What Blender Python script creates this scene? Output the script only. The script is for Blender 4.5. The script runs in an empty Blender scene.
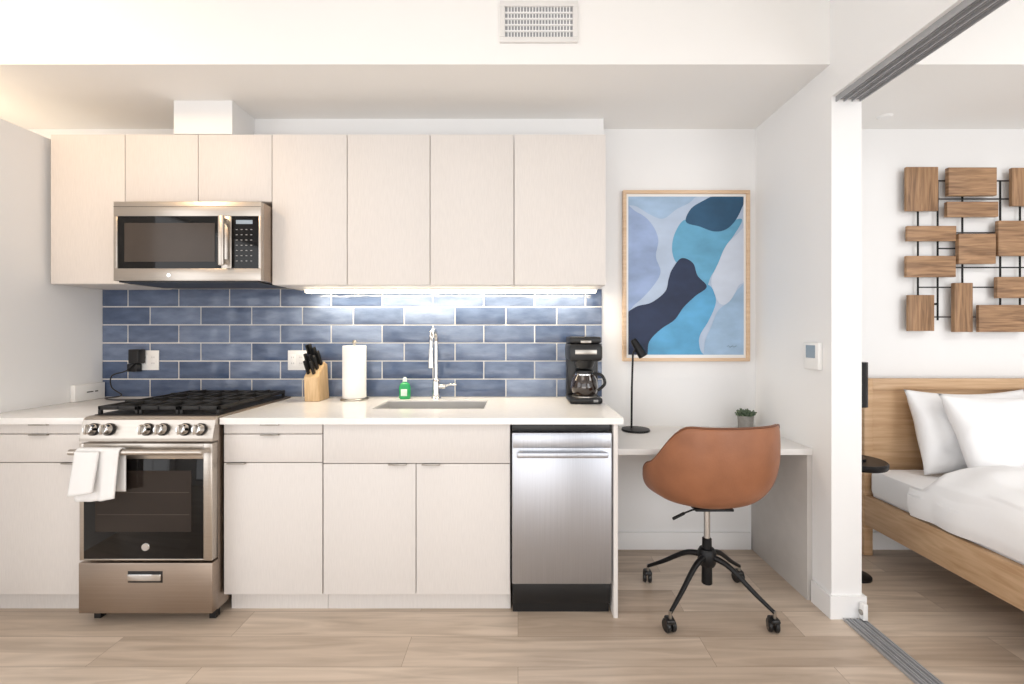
import bpy, bmesh, math, random
from mathutils import Vector, Matrix, noise
random.seed(7)
scene = bpy.context.scene
col = scene.collection
scene.view_settings.view_transform = 'Standard'
scene.view_settings.look = 'None'
scene.view_settings.exposure = -0.2

# ------------------------------------------------------------------ materials
def lin(c):
    return tuple((x/12.92 if x <= 0.04045 else ((x+0.055)/1.055)**2.4) for x in c)
def rgb(r, g, b):
    return lin((r/255, g/255, b/255))
def mat(name, color, rough=0.5, metal=0.0, var=0.04, nscale=(8, 8, 8), bump=0.0, bscale=None,
        emit=None, estr=0.0, trans=0.0, coat=0.0, ior=1.45, spec=0.5):
    m = bpy.data.materials.new(name); m.use_nodes = True
    nt = m.node_tree; N = nt.nodes; L = nt.links
    b = N['Principled BSDF']
    b.inputs['Roughness'].default_value = rough
    b.inputs['Metallic'].default_value = metal
    b.inputs['Transmission Weight'].default_value = trans
    b.inputs['Coat Weight'].default_value = coat
    b.inputs['IOR'].default_value = ior
    b.inputs['Specular IOR Level'].default_value = spec
    tc = N.new('ShaderNodeTexCoord')
    mp = N.new('ShaderNodeMapping'); mp.inputs['Scale'].default_value = nscale
    L.new(tc.outputs['Object'], mp.inputs['Vector'])
    nz = N.new('ShaderNodeTexNoise'); nz.inputs['Scale'].default_value = 1.0
    nz.inputs['Detail'].default_value = 4
    L.new(mp.outputs[0], nz.inputs['Vector'])
    cr = N.new('ShaderNodeValToRGB')
    cr.color_ramp.elements[0].position = 0.3; cr.color_ramp.elements[1].position = 0.7
    lo = tuple(max(0, c*(1-var)) for c in color); hi = tuple(min(1, c*(1+var)) for c in color)
    cr.color_ramp.elements[0].color = (*lo, 1); cr.color_ramp.elements[1].color = (*hi, 1)
    L.new(nz.outputs['Fac'], cr.inputs['Fac'])
    L.new(cr.outputs['Color'], b.inputs['Base Color'])
    if bump > 0:
        bp = N.new('ShaderNodeBump'); bp.inputs['Strength'].default_value = bump
        bp.inputs['Distance'].default_value = 0.002
        src = nz
        if bscale:
            mp2 = N.new('ShaderNodeMapping'); mp2.inputs['Scale'].default_value = bscale
            L.new(tc.outputs['Object'], mp2.inputs['Vector'])
            src = N.new('ShaderNodeTexNoise'); src.inputs['Scale'].default_value = 1
            L.new(mp2.outputs[0], src.inputs['Vector'])
        L.new(src.outputs['Fac'], bp.inputs['Height'])
        L.new(bp.outputs[0], b.inputs['Normal'])
    if emit:
        b.inputs['Emission Color'].default_value = (*emit, 1)
        b.inputs['Emission Strength'].default_value = estr
    return m

def wood(name, c1, c2, scale, rough=0.45):
    m = bpy.data.materials.new(name); m.use_nodes = True
    nt = m.node_tree; N = nt.nodes; L = nt.links
    b = N['Principled BSDF']; b.inputs['Roughness'].default_value = rough
    tc = N.new('ShaderNodeTexCoord'); mp = N.new('ShaderNodeMapping')
    mp.inputs['Scale'].default_value = scale
    L.new(tc.outputs['Object'], mp.inputs['Vector'])
    nz = N.new('ShaderNodeTexNoise'); nz.inputs['Scale'].default_value = 1
    nz.inputs['Detail'].default_value = 6; nz.inputs['Distortion'].default_value = 0.6
    L.new(mp.outputs[0], nz.inputs['Vector'])
    cr = N.new('ShaderNodeValToRGB')
    cr.color_ramp.elements[0].position = 0.32; cr.color_ramp.elements[1].position = 0.68
    cr.color_ramp.elements[0].color = (*c1, 1); cr.color_ramp.elements[1].color = (*c2, 1)
    L.new(nz.outputs['Fac'], cr.inputs['Fac']); L.new(cr.outputs[0], b.inputs['Base Color'])
    return m

M = {}
M['wall'] = mat('wall_paint', rgb(240, 240, 240), 0.85, var=0.006, nscale=(2, 2, 2), bump=0.05, bscale=(150, 150, 150))
M['ceil'] = mat('ceiling_paint', rgb(242, 241, 239), 0.9, var=0.006, nscale=(2, 2, 2))
M['trim'] = mat('trim_paint', rgb(240, 240, 240), 0.5, var=0.01)
M['cab'] = mat('cabinet_linen_laminate', rgb(220, 215, 211), 0.5, var=0.035, nscale=(260, 260, 18), bump=0.1, bscale=(400, 400, 60))
M['cabin'] = mat('cabinet_carcass', rgb(190, 184, 178), 0.6, var=0.02)
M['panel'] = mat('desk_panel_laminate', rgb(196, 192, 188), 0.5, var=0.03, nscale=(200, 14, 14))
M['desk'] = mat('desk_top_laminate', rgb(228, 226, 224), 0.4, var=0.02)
M['quartz'] = mat('quartz', rgb(242, 240, 238), 0.18, var=0.02, nscale=(40, 40, 40))
M['steel'] = mat('brushed_steel', rgb(188, 180, 171), 0.3, 1.0, var=0.05, nscale=(3, 3, 200), bump=0.04)
M['steelD'] = mat('brushed_steel_dark', rgb(168, 154, 142), 0.36, 1.0, var=0.05, nscale=(3, 3, 200), bump=0.04)
M['steelV'] = mat('brushed_steel_cool', rgb(184, 187, 194), 0.38, 1.0, var=0.05, nscale=(200, 200, 3), bump=0.04)
M['sink'] = mat('sink_steel', rgb(200, 200, 200), 0.35, 0.55, var=0.03)
M['chrome'] = mat('chrome', rgb(215, 215, 215), 0.08, 1.0, var=0.01)
M['nickel'] = mat('nickel', rgb(170, 165, 158), 0.3, 1.0, var=0.01)
M['alu'] = mat('aluminium', rgb(172, 173, 176), 0.5, 0.3, var=0.04)
M['aluD'] = mat('aluminium_groove', rgb(128, 129, 133), 0.6, 0.2, var=0.04)
M['black'] = mat('black_plastic', rgb(24, 24, 25), 0.35, var=0.1)
M['iron'] = mat('cast_iron', rgb(28, 27, 27), 0.55, var=0.15, bump=0.2, bscale=(200, 200, 200))
M['glassK'] = mat('black_glass', rgb(16, 15, 15), 0.04, var=0.05, spec=0.35)
M['glassO'] = mat('oven_inner_glass', rgb(42, 35, 31), 0.06, var=0.05, spec=0.35)
M['glassW'] = mat('microwave_window', rgb(70, 63, 58), 0.15, var=0.05, spec=0.3)
M['button'] = mat('button_grey', rgb(150, 150, 150), 0.5)
M['blackM'] = mat('black_metal', rgb(26, 26, 28), 0.4, 0.4, var=0.1)
M['white'] = mat('white_plastic', rgb(240, 240, 239), 0.4, var=0.01)
M['lcd'] = mat('lcd_screen', rgb(150, 165, 178), 0.2, var=0.03)
M['paper'] = mat('paper', rgb(242, 241, 239), 0.9, var=0.02, nscale=(60, 60, 60), bump=0.3, bscale=(120, 120, 120))
M['towel'] = mat('towel_cotton', rgb(238, 237, 236), 0.95, var=0.02, bump=0.5, bscale=(350, 350, 350))
M['linen'] = mat('bed_linen', rgb(250, 250, 251), 0.9, var=0.008, bump=0.15, bscale=(60, 60, 60))
M['leather'] = mat('tan_leather', rgb(148, 97, 68), 0.42, var=0.12, nscale=(9, 9, 9), bump=0.3, bscale=(160, 160, 160))
M['piping'] = mat('leather_piping', rgb(112, 70, 48), 0.45, var=0.1)
M['oak'] = wood('oak_frame', rgb(210, 178, 146), rgb(226, 198, 168), (4, 4, 60))
M['oakbed'] = wood('oak_bed', rgb(186, 149, 112), rgb(212, 179, 143), (2.5, 5, 45))
M['block'] = wood('wood_block_wall', rgb(122, 90, 63), rgb(178, 140, 104), (5, 5, 60))
M['blockV'] = wood('wood_block_wall_vertical', rgb(118, 87, 60), rgb(172, 134, 98), (60, 5, 5))
M['bamboo'] = wood('knife_block_wood', rgb(204, 170, 126), rgb(226, 196, 152), (60, 60, 8))
M['grout'] = mat('grout', rgb(216, 214, 212), 0.9, var=0.02)
M['green'] = mat('green_soap', rgb(40, 165, 95), 0.15, var=0.05)
M['greenL'] = mat('soap_label', rgb(225, 240, 228), 0.4)
M['leaf'] = mat('succulent_leaf', rgb(92, 108, 86), 0.6, var=0.25, nscale=(60, 60, 60))
M['pot'] = mat('concrete_pot', rgb(150, 147, 142), 0.85, var=0.1, nscale=(60, 60, 60))
M['coffee'] = mat('carafe_glass', rgb(38, 26, 20), 0.04, var=0.1, coat=1.0)
M['duct'] = mat('vent_shadow', rgb(160, 162, 165), 0.9)
M['led'] = mat('led_strip', (1, 0.9, 0.75), 0.5, emit=(1.0, 0.87, 0.68), estr=9.0)
M['bulb'] = mat('lamp_diffuser', (1, 0.9, 0.75), 0.5, emit=(1.0, 0.75, 0.45), estr=5.0)

def tile_mat():
    m = bpy.data.materials.new('blue_ceramic_tile'); m.use_nodes = True
    nt = m.node_tree; N = nt.nodes; L = nt.links
    b = N['Principled BSDF']; b.inputs['Roughness'].default_value = 0.11
    at = N.new('ShaderNodeAttribute'); at.attribute_name = 'tilecol'
    tc = N.new('ShaderNodeTexCoord'); mp = N.new('ShaderNodeMapping')
    mp.inputs['Scale'].default_value = (9, 9, 26); L.new(tc.outputs['Object'], mp.inputs[0])
    nz = N.new('ShaderNodeTexNoise'); nz.inputs['Scale'].default_value = 1; nz.inputs['Detail'].default_value = 6
    L.new(mp.outputs[0], nz.inputs['Vector'])
    cr = N.new('ShaderNodeValToRGB')
    cr.color_ramp.elements[0].position = 0.3; cr.color_ramp.elements[1].position = 0.72
    cr.color_ramp.elements[0].color = (0.76, 0.77, 0.80, 1); cr.color_ramp.elements[1].color = (1.3, 1.26, 1.2, 1)
    L.new(nz.outputs['Fac'], cr.inputs[0])
    mx = N.new('ShaderNodeMix'); mx.data_type = 'RGBA'; mx.blend_type = 'MULTIPLY'; mx.inputs[0].default_value = 1
    L.new(at.outputs['Color'], mx.inputs[6]); L.new(cr.outputs[0], mx.inputs[7])
    L.new(mx.outputs[2], b.inputs['Base Color'])
    bp = N.new('ShaderNodeBump'); bp.inputs['Strength'].default_value = 0.7; bp.inputs['Distance'].default_value = 0.004
    L.new(nz.outputs['Fac'], bp.inputs['Height']); L.new(bp.outputs[0], b.inputs['Normal'])
    return m
M['tile'] = tile_mat()

def floor_mat():
    m = bpy.data.materials.new('oak_plank_floor'); m.use_nodes = True
    nt = m.node_tree; N = nt.nodes; L = nt.links
    b = N['Principled BSDF']; b.inputs['Roughness'].default_value = 0.36
    tc = N.new('ShaderNodeTexCoord')
    br = N.new('ShaderNodeTexBrick')
    br.inputs['Scale'].default_value = 1.0
    br.inputs['Brick Width'].default_value = 1.25; br.inputs['Row Height'].default_value = 0.178
    br.inputs['Mortar Size'].default_value = 0.0012; br.inputs['Mortar Smooth'].default_value = 0.3
    br.offset = 0.37; br.offset_frequency = 2
    br.inputs['Color1'].default_value = (0, 0, 0, 1); br.inputs['Color2'].default_value = (1, 1, 1, 1)
    br.inputs['Mortar'].default_value = (0.5, 0.5, 0.5, 1)
    L.new(tc.outputs['Object'], br.inputs['Vector'])
    cr = N.new('ShaderNodeValToRGB')
    cr.color_ramp.elements[0].color = (*rgb(188, 170, 152), 1); cr.color_ramp.elements[1].color = (*rgb(219, 203, 186), 1)
    L.new(br.outputs['Color'], cr.inputs[0])
    sh = N.new('ShaderNodeVectorMath'); sh.operation = 'MULTIPLY_ADD'
    sh.inputs[1].default_value = (5, 3, 7)
    L.new(br.outputs['Color'], sh.inputs[0]); L.new(tc.outputs['Object'], sh.inputs[2])
    mp = N.new('ShaderNodeMapping'); mp.inputs['Scale'].default_value = (1.6, 20, 1)
    L.new(sh.outputs[0], mp.inputs[0])
    nz = N.new('ShaderNodeTexNoise'); nz.inputs['Scale'].default_value = 1; nz.inputs['Detail'].default_value = 8
    nz.inputs['Distortion'].default_value = 1.0
    L.new(mp.outputs[0], nz.inputs['Vector'])
    c2 = N.new('ShaderNodeValToRGB')
    c2.color_ramp.elements[0].position = 0.32; c2.color_ramp.elements[1].position = 0.64
    c2.color_ramp.elements[0].color = (0.76, 0.735, 0.71, 1); c2.color_ramp.elements[1].color = (1.05, 1.045, 1.04, 1)
    L.new(nz.outputs['Fac'], c2.inputs[0])
    mx = N.new('ShaderNodeMix'); mx.data_type = 'RGBA'; mx.blend_type = 'MULTIPLY'; mx.inputs[0].default_value = 1
    L.new(cr.outputs[0], mx.inputs[6]); L.new(c2.outputs[0], mx.inputs[7])
    m2 = N.new('ShaderNodeMix'); m2.data_type = 'RGBA'
    L.new(br.outputs['Fac'], m2.inputs[0]); L.new(mx.outputs[2], m2.inputs[6])
    m2.inputs[7].default_value = (*rgb(152, 134, 117), 1)
    L.new(m2.outputs[2], b.inputs['Base Color'])
    return m
M['floor'] = floor_mat()

# ------------------------------------------------------------------ mesh helpers
def finish(name, bm, m, smooth=False, ang=35):
    me = bpy.data.meshes.new(name)
    bmesh.ops.recalc_face_normals(bm, faces=bm.faces)
    bm.to_mesh(me); bm.free()
    me.materials.append(m)
    if smooth:
        for p in me.polygons: p.use_smooth = True
        if ang: me.set_sharp_from_angle(angle=math.radians(ang))
    o = bpy.data.objects.new(name, me); col.objects.link(o)
    return o
def add_box(bm, x0, x1, y0, y1, z0, z1, bevel=0.0, rot=None, seg=2):
    r = bmesh.ops.create_cube(bm, size=1.0)
    vs = r['verts']
    c = Vector(((x0+x1)/2, (y0+y1)/2, (z0+z1)/2))
    for v in vs:
        v.co = Vector((v.co.x*(x1-x0), v.co.y*(y1-y0), v.co.z*(z1-z0)))
    if bevel > 0:
        es = list({e for v in vs for e in v.link_edges})
        rr = bmesh.ops.bevel(bm, geom=es, offset=bevel, segments=seg, affect='EDGES', profile=0.5)
        vs = list({v for f in rr['faces'] for v in f.verts} | {v for v in vs if v.is_valid})
    for v in vs:
        v.co = (rot @ v.co if rot else v.co) + c
def box(name, x0, x1, y0, y1, z0, z1, m, bevel=0.0, rot=None):
    bm = bmesh.new(); add_box(bm, x0, x1, y0, y1, z0, z1, bevel, rot)
    return finish(name, bm, m, bevel > 0)
def boxes(name, lst, m, bevel=0.0):
    bm = bmesh.new()
    for b in lst: add_box(bm, *b, bevel=bevel)
    return finish(name, bm, m, bevel > 0)
def lathe(name, prof, loc, m, segs=40, rot=None, sx=1, sy=1, ang=35):
    bm = bmesh.new(); rings = []
    for r, z in prof:
        if r < 1e-5:
            rings.append([bm.verts.new((0, 0, z))])
        else:
            rings.append([bm.verts.new((sx*r*math.cos(2*math.pi*i/segs), sy*r*math.sin(2*math.pi*i/segs), z)) for i in range(segs)])
    for a, b in zip(rings, rings[1:]):
        if len(a) == 1 and len(b) == 1: continue
        for i in range(segs):
            j = (i+1) % segs
            if len(a) == 1: bm.faces.new((a[0], b[i], b[j]))
            elif len(b) == 1: bm.faces.new((a[i], a[j], b[0]))
            else: bm.faces.new((a[i], a[j], b[j], b[i]))
    for v in bm.verts:
        v.co = (rot @ v.co if rot else v.co) + Vector(loc)
    return finish(name, bm, m, True, ang)
def cyl(name, p0, p1, r, m, segs=24, r1=None, bev=0.0):
    p0, p1 = Vector(p0), Vector(p1); d = p1-p0; L = d.length
    q = d.to_track_quat('Z', 'Y').to_matrix()
    r1 = r if r1 is None else r1
    if bev: prof = [(0, 0), (r-bev, 0), (r, bev), (r1, L-bev), (r1-bev, L), (0, L)]
    else: prof = [(0, 0), (r, 0), (r1, L), (0, L)]
    return lathe(name, prof, p0, m, segs, q)
def tube(name, pts, r, m, closed=False, radii=None):
    cu = bpy.data.curves.new(name, 'CURVE'); cu.dimensions = '3D'
    sp = cu.splines.new('POLY'); sp.points.add(len(pts)-1)
    for i, p in enumerate(pts):
        sp.points[i].co = (*p, 1)
        if radii: sp.points[i].radius = radii[i]
    sp.use_cyclic_u = closed
    cu.bevel_depth = r; cu.bevel_resolution = 4; cu.use_fill_caps = True
    tmp = bpy.data.objects.new(name+'_c', cu); col.objects.link(tmp)
    bpy.context.view_layer.update()
    dg = bpy.context.evaluated_depsgraph_get()
    me = bpy.data.meshes.new_from_object(tmp.evaluated_get(dg))
    bpy.data.objects.remove(tmp)
    me.materials.clear(); me.materials.append(m)
    for p in me.polygons: p.use_smooth = True
    me.name = name
    o = bpy.data.objects.new(name, me); col.objects.link(o)
    return o
def catmull(pts, n=8, closed=False):
    out = []; P = [Vector(p) for p in pts]; k = len(P)
    rng = range(k) if closed else range(k-1)
    for i in rng:
        if closed: a, b, c, d = P[(i-1) % k], P[i], P[(i+1) % k], P[(i+2) % k]
        else: a, b, c, d = P[max(i-1, 0)], P[i], P[i+1], P[min(i+2, k-1)]
        for j in range(n):
            t = j/n
            out.append(0.5*((2*b)+(c-a)*t+(2*a-5*b+4*c-d)*t*t+(3*b-a-3*c+d)*t**3))
    if not closed: out.append(P[-1])
    return out
def group(name, parts):
    mn = Vector((1e9,)*3); mx = Vector((-1e9,)*3)
    for o in parts:
        for v in o.data.vertices:
            for i in range(3):
                mn[i] = min(mn[i], v.co[i]); mx[i] = max(mx[i], v.co[i])
    c = Vector(((mn.x+mx.x)/2, (mn.y+mx.y)/2, mn.z))
    e = bpy.data.objects.new(name, None); e.empty_display_size = 0.1
    e.location = c; col.objects.link(e)
    for o in parts:
        o.parent = e; o.matrix_parent_inverse = Matrix.Translation(-c)
    return e

# ------------------------------------------------------------------ dimensions
BW = 2.76       # back wall plane
CF = 2.10       # base cabinet face
UF = 2.42       # upper cabinet face
CT = 0.93       # counter top
LW = -2.54      # left kitchen wall
RW = 1.456      # partition face
RB = 1.596      # partition bedroom face
SOF = 2.575     # soffit
CEIL = 3.05
REAR = -3.2

# ------------------------------------------------------------------ room shell
box('floor', -4.1, 5.2, REAR-0.1, BW+0.1, -0.1, 0, M['floor'])
box('wall_back', -4.1, 5.2, BW, BW+0.1, 0, CEIL, M['wall'])
boxes('wall_left', [(-4.1, -4.0, REAR, -2.6, 0, CEIL), (-4.1, -4.0, 0.8, BW, 0, CEIL), (-4.1, -4.0, -2.6, 0.8, 0, 0.25), (-4.1, -4.0, -2.6, 0.8, 2.7, CEIL)], M['wall'])
box('wall_right', 5.1, 5.2, REAR, BW, 0, CEIL, M['wall'])
box('wall_kitchen_side', LW-0.12, LW, 1.5, BW, 0, 2.375, M['wall'])
boxes('wall_partition', [(RW, RB, 2.09, BW, 0, CEIL), (RW, RB, -1.2, 2.09, 2.42, CEIL), (RW, RB, REAR, -1.2, 0, CEIL)], M['wall'])
box('ceiling', -4.1, 5.2, REAR-0.1, BW+0.1, CEIL, CEIL+0.1, M['ceil'])
box('ceiling_soffit_kitchen', -4.0, RW, CF, BW, SOF, CEIL, M['ceil'])
box('ceiling_soffit_bedroom', RB, 5.1, CF, BW, SOF, CEIL, M['ceil'])
box('wall_vent_chase', -1.855, -1.54, UF+0.005, BW, 2.395, SOF, M['wall'])
box('wall_bump_out', -1.54, 0.50, 2.63, BW, 2.395, SOF, M['wall'])
boxes('wall_rear', [(-4.1, -3.0, REAR-0.1, REAR, 0, CEIL), (1.0, 2.1, REAR-0.1, REAR, 0, CEIL), (4.6, 5.2, REAR-0.1, REAR, 0, CEIL),
                    (-3.0, 1.0, REAR-0.1, REAR, 0, 0.25), (-3.0, 1.0, REAR-0.1, REAR, 2.7, CEIL),
                    (2.1, 4.6, REAR-0.1, REAR, 0, 0.25), (2.1, 4.6, REAR-0.1, REAR, 2.7, CEIL)], M['wall'])
def window(name, x0, x1, n):
    fr = [(x0, x1, REAR-0.08, REAR-0.02, 0.25, 0.30), (x0, x1, REAR-0.08, REAR-0.02, 2.65, 2.70)]
    for i in range(n+1):
        x = x0+(x1-x0-0.05)*i/n
        fr.append((x, x+0.05, REAR-0.08, REAR-0.02, 0.30, 2.65))
    boxes(name, fr, M['alu'])
window('window_1', -3.0, 1.0, 3); window('window_2', 2.1, 4.6, 2)
boxes('added_side_window', [(-4.08, -4.03, -2.6, 0.8, 0.25, 0.30), (-4.08, -4.03, -2.6, 0.8, 2.65, 2.70)] +
      [(-4.08, -4.03, y, y+0.05, 0.30, 2.65) for y in (-2.6, -1.48, -0.36, 0.75)], M['alu'])  # unseen window, added so side light can reach the partition wall

box('baseboard_back', 0.47, 1.425, BW-0.014, BW, 0, 0.105, M['trim'], 0.002)
boxes('baseboard_partition', [(RW-0.014, RW, 2.076, 2.215, 0, 0.105), (RW, RB+0.014, 2.076, 2.09, 0, 0.105),
                              (RB, RB+0.014, 2.09, BW-0.014, 0, 0.105)], M['trim'])
box('baseboard_bedroom', RB+0.015, 5.1, BW-0.014, BW, 0, 0.105, M['trim'], 0.002)

group('sliding_door_floor_track', [box('plate', 1.495, 1.592, -1.2, 2.07, 0.0, 0.006, M['alu']),
    boxes('ribs', [(1.495+i*0.031, 1.499+i*0.031, -1.2, 2.07, 0.006, 0.011) for i in range(4)], M['alu']),
    boxes('grooves', [(1.508+i*0.031, 1.517+i*0.031, -1.2, 2.07, 0.006, 0.0075) for i in range(3)], M['aluD'])])
group('sliding_door_ceiling_track', [box('plate', 1.475, 1.59, -1.2, 2.09, 2.408, 2.42, M['alu']),
    boxes('ribs', [(1.475+i*0.037, 1.480+i*0.037, -1.2, 2.09, 2.396, 2.408) for i in range(4)], M['alu']),
    boxes('grooves', [(1.490+i*0.037, 1.502+i*0.037, -1.2, 2.09, 2.4065, 2.4079) for i in range(3)], M['aluD'])])
group('door_floor_guide', [box('block', 1.57, 1.592, 2.045, 2.072, 0.012, 0.085, M['white'], 0.003),
    cyl('roller', (1.566, 2.058, 0.045), (1.57, 2.058, 0.045), 0.012, M['nickel'])])

# ------------------------------------------------------------------ backsplash
def backsplash():
    bm = bmesh.new()
    cl = bm.loops.layers.float_color.new('tilecol')
    z = CT+0.001; pitch = 0.1105; g = 0.0072; TL = 0.3105
    for r in range(6):
        x = LW+0.002 - (0.155 if r % 2 else 0.02)
        while x < 0.512:
            x0 = max(x+g/2, LW+0.003); x1 = min(x+TL-g/2, 0.512)
            if x1-x0 > 0.02:
                before = set(bm.faces)
                dy = random.uniform(0, 0.001)
                add_box(bm, x0, x1, BW-0.013-dy, BW-0.005, z+g/2, z+pitch-g/2, bevel=0.0022)
                t = random.random()
                a = rgb(70, 86, 116); b = rgb(116, 131, 158)
                c = tuple(a[i]*(1-t)+b[i]*t for i in range(3))
                for f in bm.faces:
                    if f not in before:
                        for l in f.loops: l[cl] = (*c, 1)
            x += TL
        z += pitch
    t = finish('tiles', bm, M['tile'], True)
    gr = box('grout', LW+0.002, 0.514, BW-0.010, BW-0.001, CT, CT+6*pitch+0.002, M['grout'])
    group('tile_backsplash', [gr, t])
backsplash()

# ------------------------------------------------------------------ upper cabinets
def doorp(n, x0, x1, z0, z1, yf, th=0.019, m='cab'):
    g = 0.002
    return box(n, x0+g, x1-g, yf, yf+th, z0+g, z1-g, M[m], 0.0012)
def upper(name, xs, z0, z1):
    p = [box('carcass', xs[0]+0.001, xs[-1]-0.001, UF+0.021, BW-0.016, z0+0.001, z1, M['cab'])]
    for i in range(len(xs)-1): p.append(doorp('door_%d' % (i+1), xs[i], xs[i+1], z0, z1, UF))
    group(name, p)
upper('upper_kitchen_cabinet', [-2.515, -2.113], 1.585, 2.392)
upper('upper_kitchen_cabinet', [-2.113, -1.72, -1.323], 2.027, 2.392)
upper('upper_kitchen_cabinet', [-1.323, -0.919], 1.58, 2.392)
upper('upper_kitchen_cabinet', [-0.919, -0.473, -0.0215], 1.58, 2.392)
upper('upper_kitchen_cabinet', [-0.0215, 0.473], 1.58, 2.392)
group('under_cabinet_light', [box('housing', -1.24, 0.46, 2.60, 2.645, 1.572, 1.580, M['white']),
                              box('diffuser', -1.23, 0.45, 2.60, 2.64, 1.556, 1.572, M['led'])])

# ------------------------------------------------------------------ base cabinets
ZT = 0.898
def tab(n, xc, z, w=0.085):
    return box(n, xc-w/2, xc+w/2, CF-0.014, CF+0.001, z-0.004, z+0.0015, M['nickel'], 0.001)
def toe(x0, x1): return box('toe_kick', x0, x1, 2.16, 2.175, 0, 0.1, M['cab'])
def basecab(name, x0, x1, tx, dx):
    p = [box('carcass', x0+0.001, x1-0.001, CF+0.021, 2.74, 0.1, ZT, M['cabin']), toe(x0, x1),
         doorp('drawer_1', x0, x1, 0.85, ZT, CF), doorp('drawer_2', x0, x1, 0.717, 0.85, CF), doorp('door', x0, x1, 0.1, 0.717, CF),
         tab('pull_1', tx, 0.896), tab('pull_2', tx, 0.849), tab('pull_3', dx, 0.716)]
    group(name, p)
basecab('base_kitchen_cabinet', LW+0.002, -1.992, -2.23, -2.08)
basecab('base_kitchen_cabinet', -1.374, -0.912, -1.155, -1.31)
x0, x1 = -0.91, -0.036
group('sink_base_cabinet', [
    boxes('carcass', [(x0, x0+0.018, CF+0.021, 2.74, 0.1, ZT), (x1-0.018, x1, CF+0.021, 2.74, 0.1, ZT), (x0+0.018, x1-0.018, CF+0.021, 2.74, 0.1, 0.118),
                      (x0+0.018, x1-0.018, 2.725, 2.74, 0.118, ZT), (x0+0.018, x1-0.018, CF+0.021, CF+0.04, 0.118, ZT)], M['cabin']),
    toe(x0, x1), doorp('false_drawer', x0, x1, 0.712, ZT, CF), doorp('door_1', x0, -0.476, 0.1, 0.712, CF), doorp('door_2', -0.476, x1, 0.1, 0.712, CF),
    tab('pull_1', -0.56, 0.711), tab('pull_2', -0.405, 0.711)])
box('cabinet_end_panel', 0.443, 0.463, 2.085, 2.745, 0, 0.898, M['cab'], 0.001)

SX0, SX1, SY0, SY1 = -0.755, -0.175, 2.33, 2.62
boxes('kitchen_countertop', [(-1.376, SX0, 2.075, 2.745, 0.90, CT), (SX1, 0.487, 2.075, 2.745, 0.90, CT),
    (SX0, SX1, 2.075, SY0, 0.90, CT), (SX0, SX1, SY1, 2.745, 0.90, CT)], M['quartz'])
box('kitchen_countertop', LW+0.002, -1.99, 2.075, 2.745, 0.90, CT, M['quartz'], 0.001)
def sink():
    bm = bmesh.new()
    t = 0.004
    a = (SX0+0.001, SX1-0.001, SY0+0.001, SY1-0.001)
    zt, zb = CT-0.006, 0.76
    for b in [(a[0], a[0]+t, a[2], a[3], zb, zt), (a[1]-t, a[1], a[2], a[3], zb, zt), (a[0], a[1], a[2], a[2]+t, zb, zt),
              (a[0], a[1], a[3]-t, a[3], zb, zt), (a[0], a[1], a[2], a[3], zb-t, zb)]:
        add_box(bm, *b)
    s = finish('basin', bm, M['sink'])
    d = lathe('drain', [(0, 0), (0.028, 0), (0.04, 0.004), (0.043, 0.0)], (-0.465, 2.48, 0.7605), M['chrome'])
    group('kitchen_sink', [s, d])
sink()

# ------------------------------------------------------------------ faucet
fx, fy = -0.488, 2.685
neck = [(fx, fy, CT+0.02), (fx, fy, 1.15), (fx, fy, 1.27)]
for i in range(1, 13):
    a = math.pi*i/12
    neck.append((fx, fy-0.075+0.075*math.cos(a), 1.27+0.075*math.sin(a)))
neck.append((fx, fy-0.15, 1.23))
hd = Vector((fx, fy-0.15, 1.235))
group('kitchen_faucet', [
    lathe('base', [(0, 0), (0.030, 0), (0.030, 0.008), (0.024, 0.014), (0.021, 0.10), (0.018, 0.115), (0.013, 0.12), (0, 0.12)], (fx, fy, CT), M['chrome']),
    tube('neck', neck, 0.0125, M['chrome']),
    cyl('spray_head', hd, hd+Vector((0, 0, -0.11)), 0.014, M['chrome'], r1=0.019, bev=0.003),
    cyl('valve_body', (fx+0.015, fy, CT+0.075), (fx+0.055, fy, CT+0.075), 0.015, M['chrome'], bev=0.002),
    tube('lever', [(fx+0.05, fy, CT+0.075), (fx+0.075, fy-0.005, CT+0.085), (fx+0.125, fy-0.02, CT+0.088)], 0.006, M['chrome'])])

# ------------------------------------------------------------------ dishwasher
dx0, dx1 = -0.028, 0.434
group('dishwasher', [
    box('tub', dx0+0.004, dx1, CF+0.03, 2.70, 0.06, 0.894, M['black']),
    box('top_strip', dx0, dx1, CF+0.006, CF+0.03, 0.862, 0.894, M['black'], 0.001),
    box('door', dx0, dx1, CF-0.02, CF+0.03, 0.16, 0.86, M['steelV'], 0.005),
    box('door_top_panel', dx0+0.004, dx1-0.004, CF-0.0225, CF-0.02, 0.79, 0.852, M['steelV'], 0.001),
    box('handle', dx0+0.022, dx1-0.022, CF-0.058, CF-0.042, 0.752, 0.778, M['steelV'], 0.006),
    boxes('handle_posts', [(dx0+0.03, dx0+0.05, CF-0.045, CF-0.02, 0.756, 0.774), (dx1-0.05, dx1-0.03, CF-0.045, CF-0.02, 0.756, 0.774)], M['steel']),
    box('kick_plate', dx0+0.002, dx1-0.002, CF+0.01, CF+0.03, 0.055, 0.155, M['black'], 0.001),
    boxes('feet', [(dx0+0.02, dx0+0.05, 2.2, 2.23, 0, 0.06), (dx1-0.05, dx1-0.02, 2.2, 2.23, 0, 0.06), (dx0+0.02, dx0+0.05, 2.6, 2.63, 0, 0.06), (dx1-0.05, dx1-0.02, 2.6, 2.63, 0, 0.06)], M['black']),
    box('kick_base', dx0+0.004, dx1-0.004, 2.135, 2.145, 0.0, 0.054, M['black'])])

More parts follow.
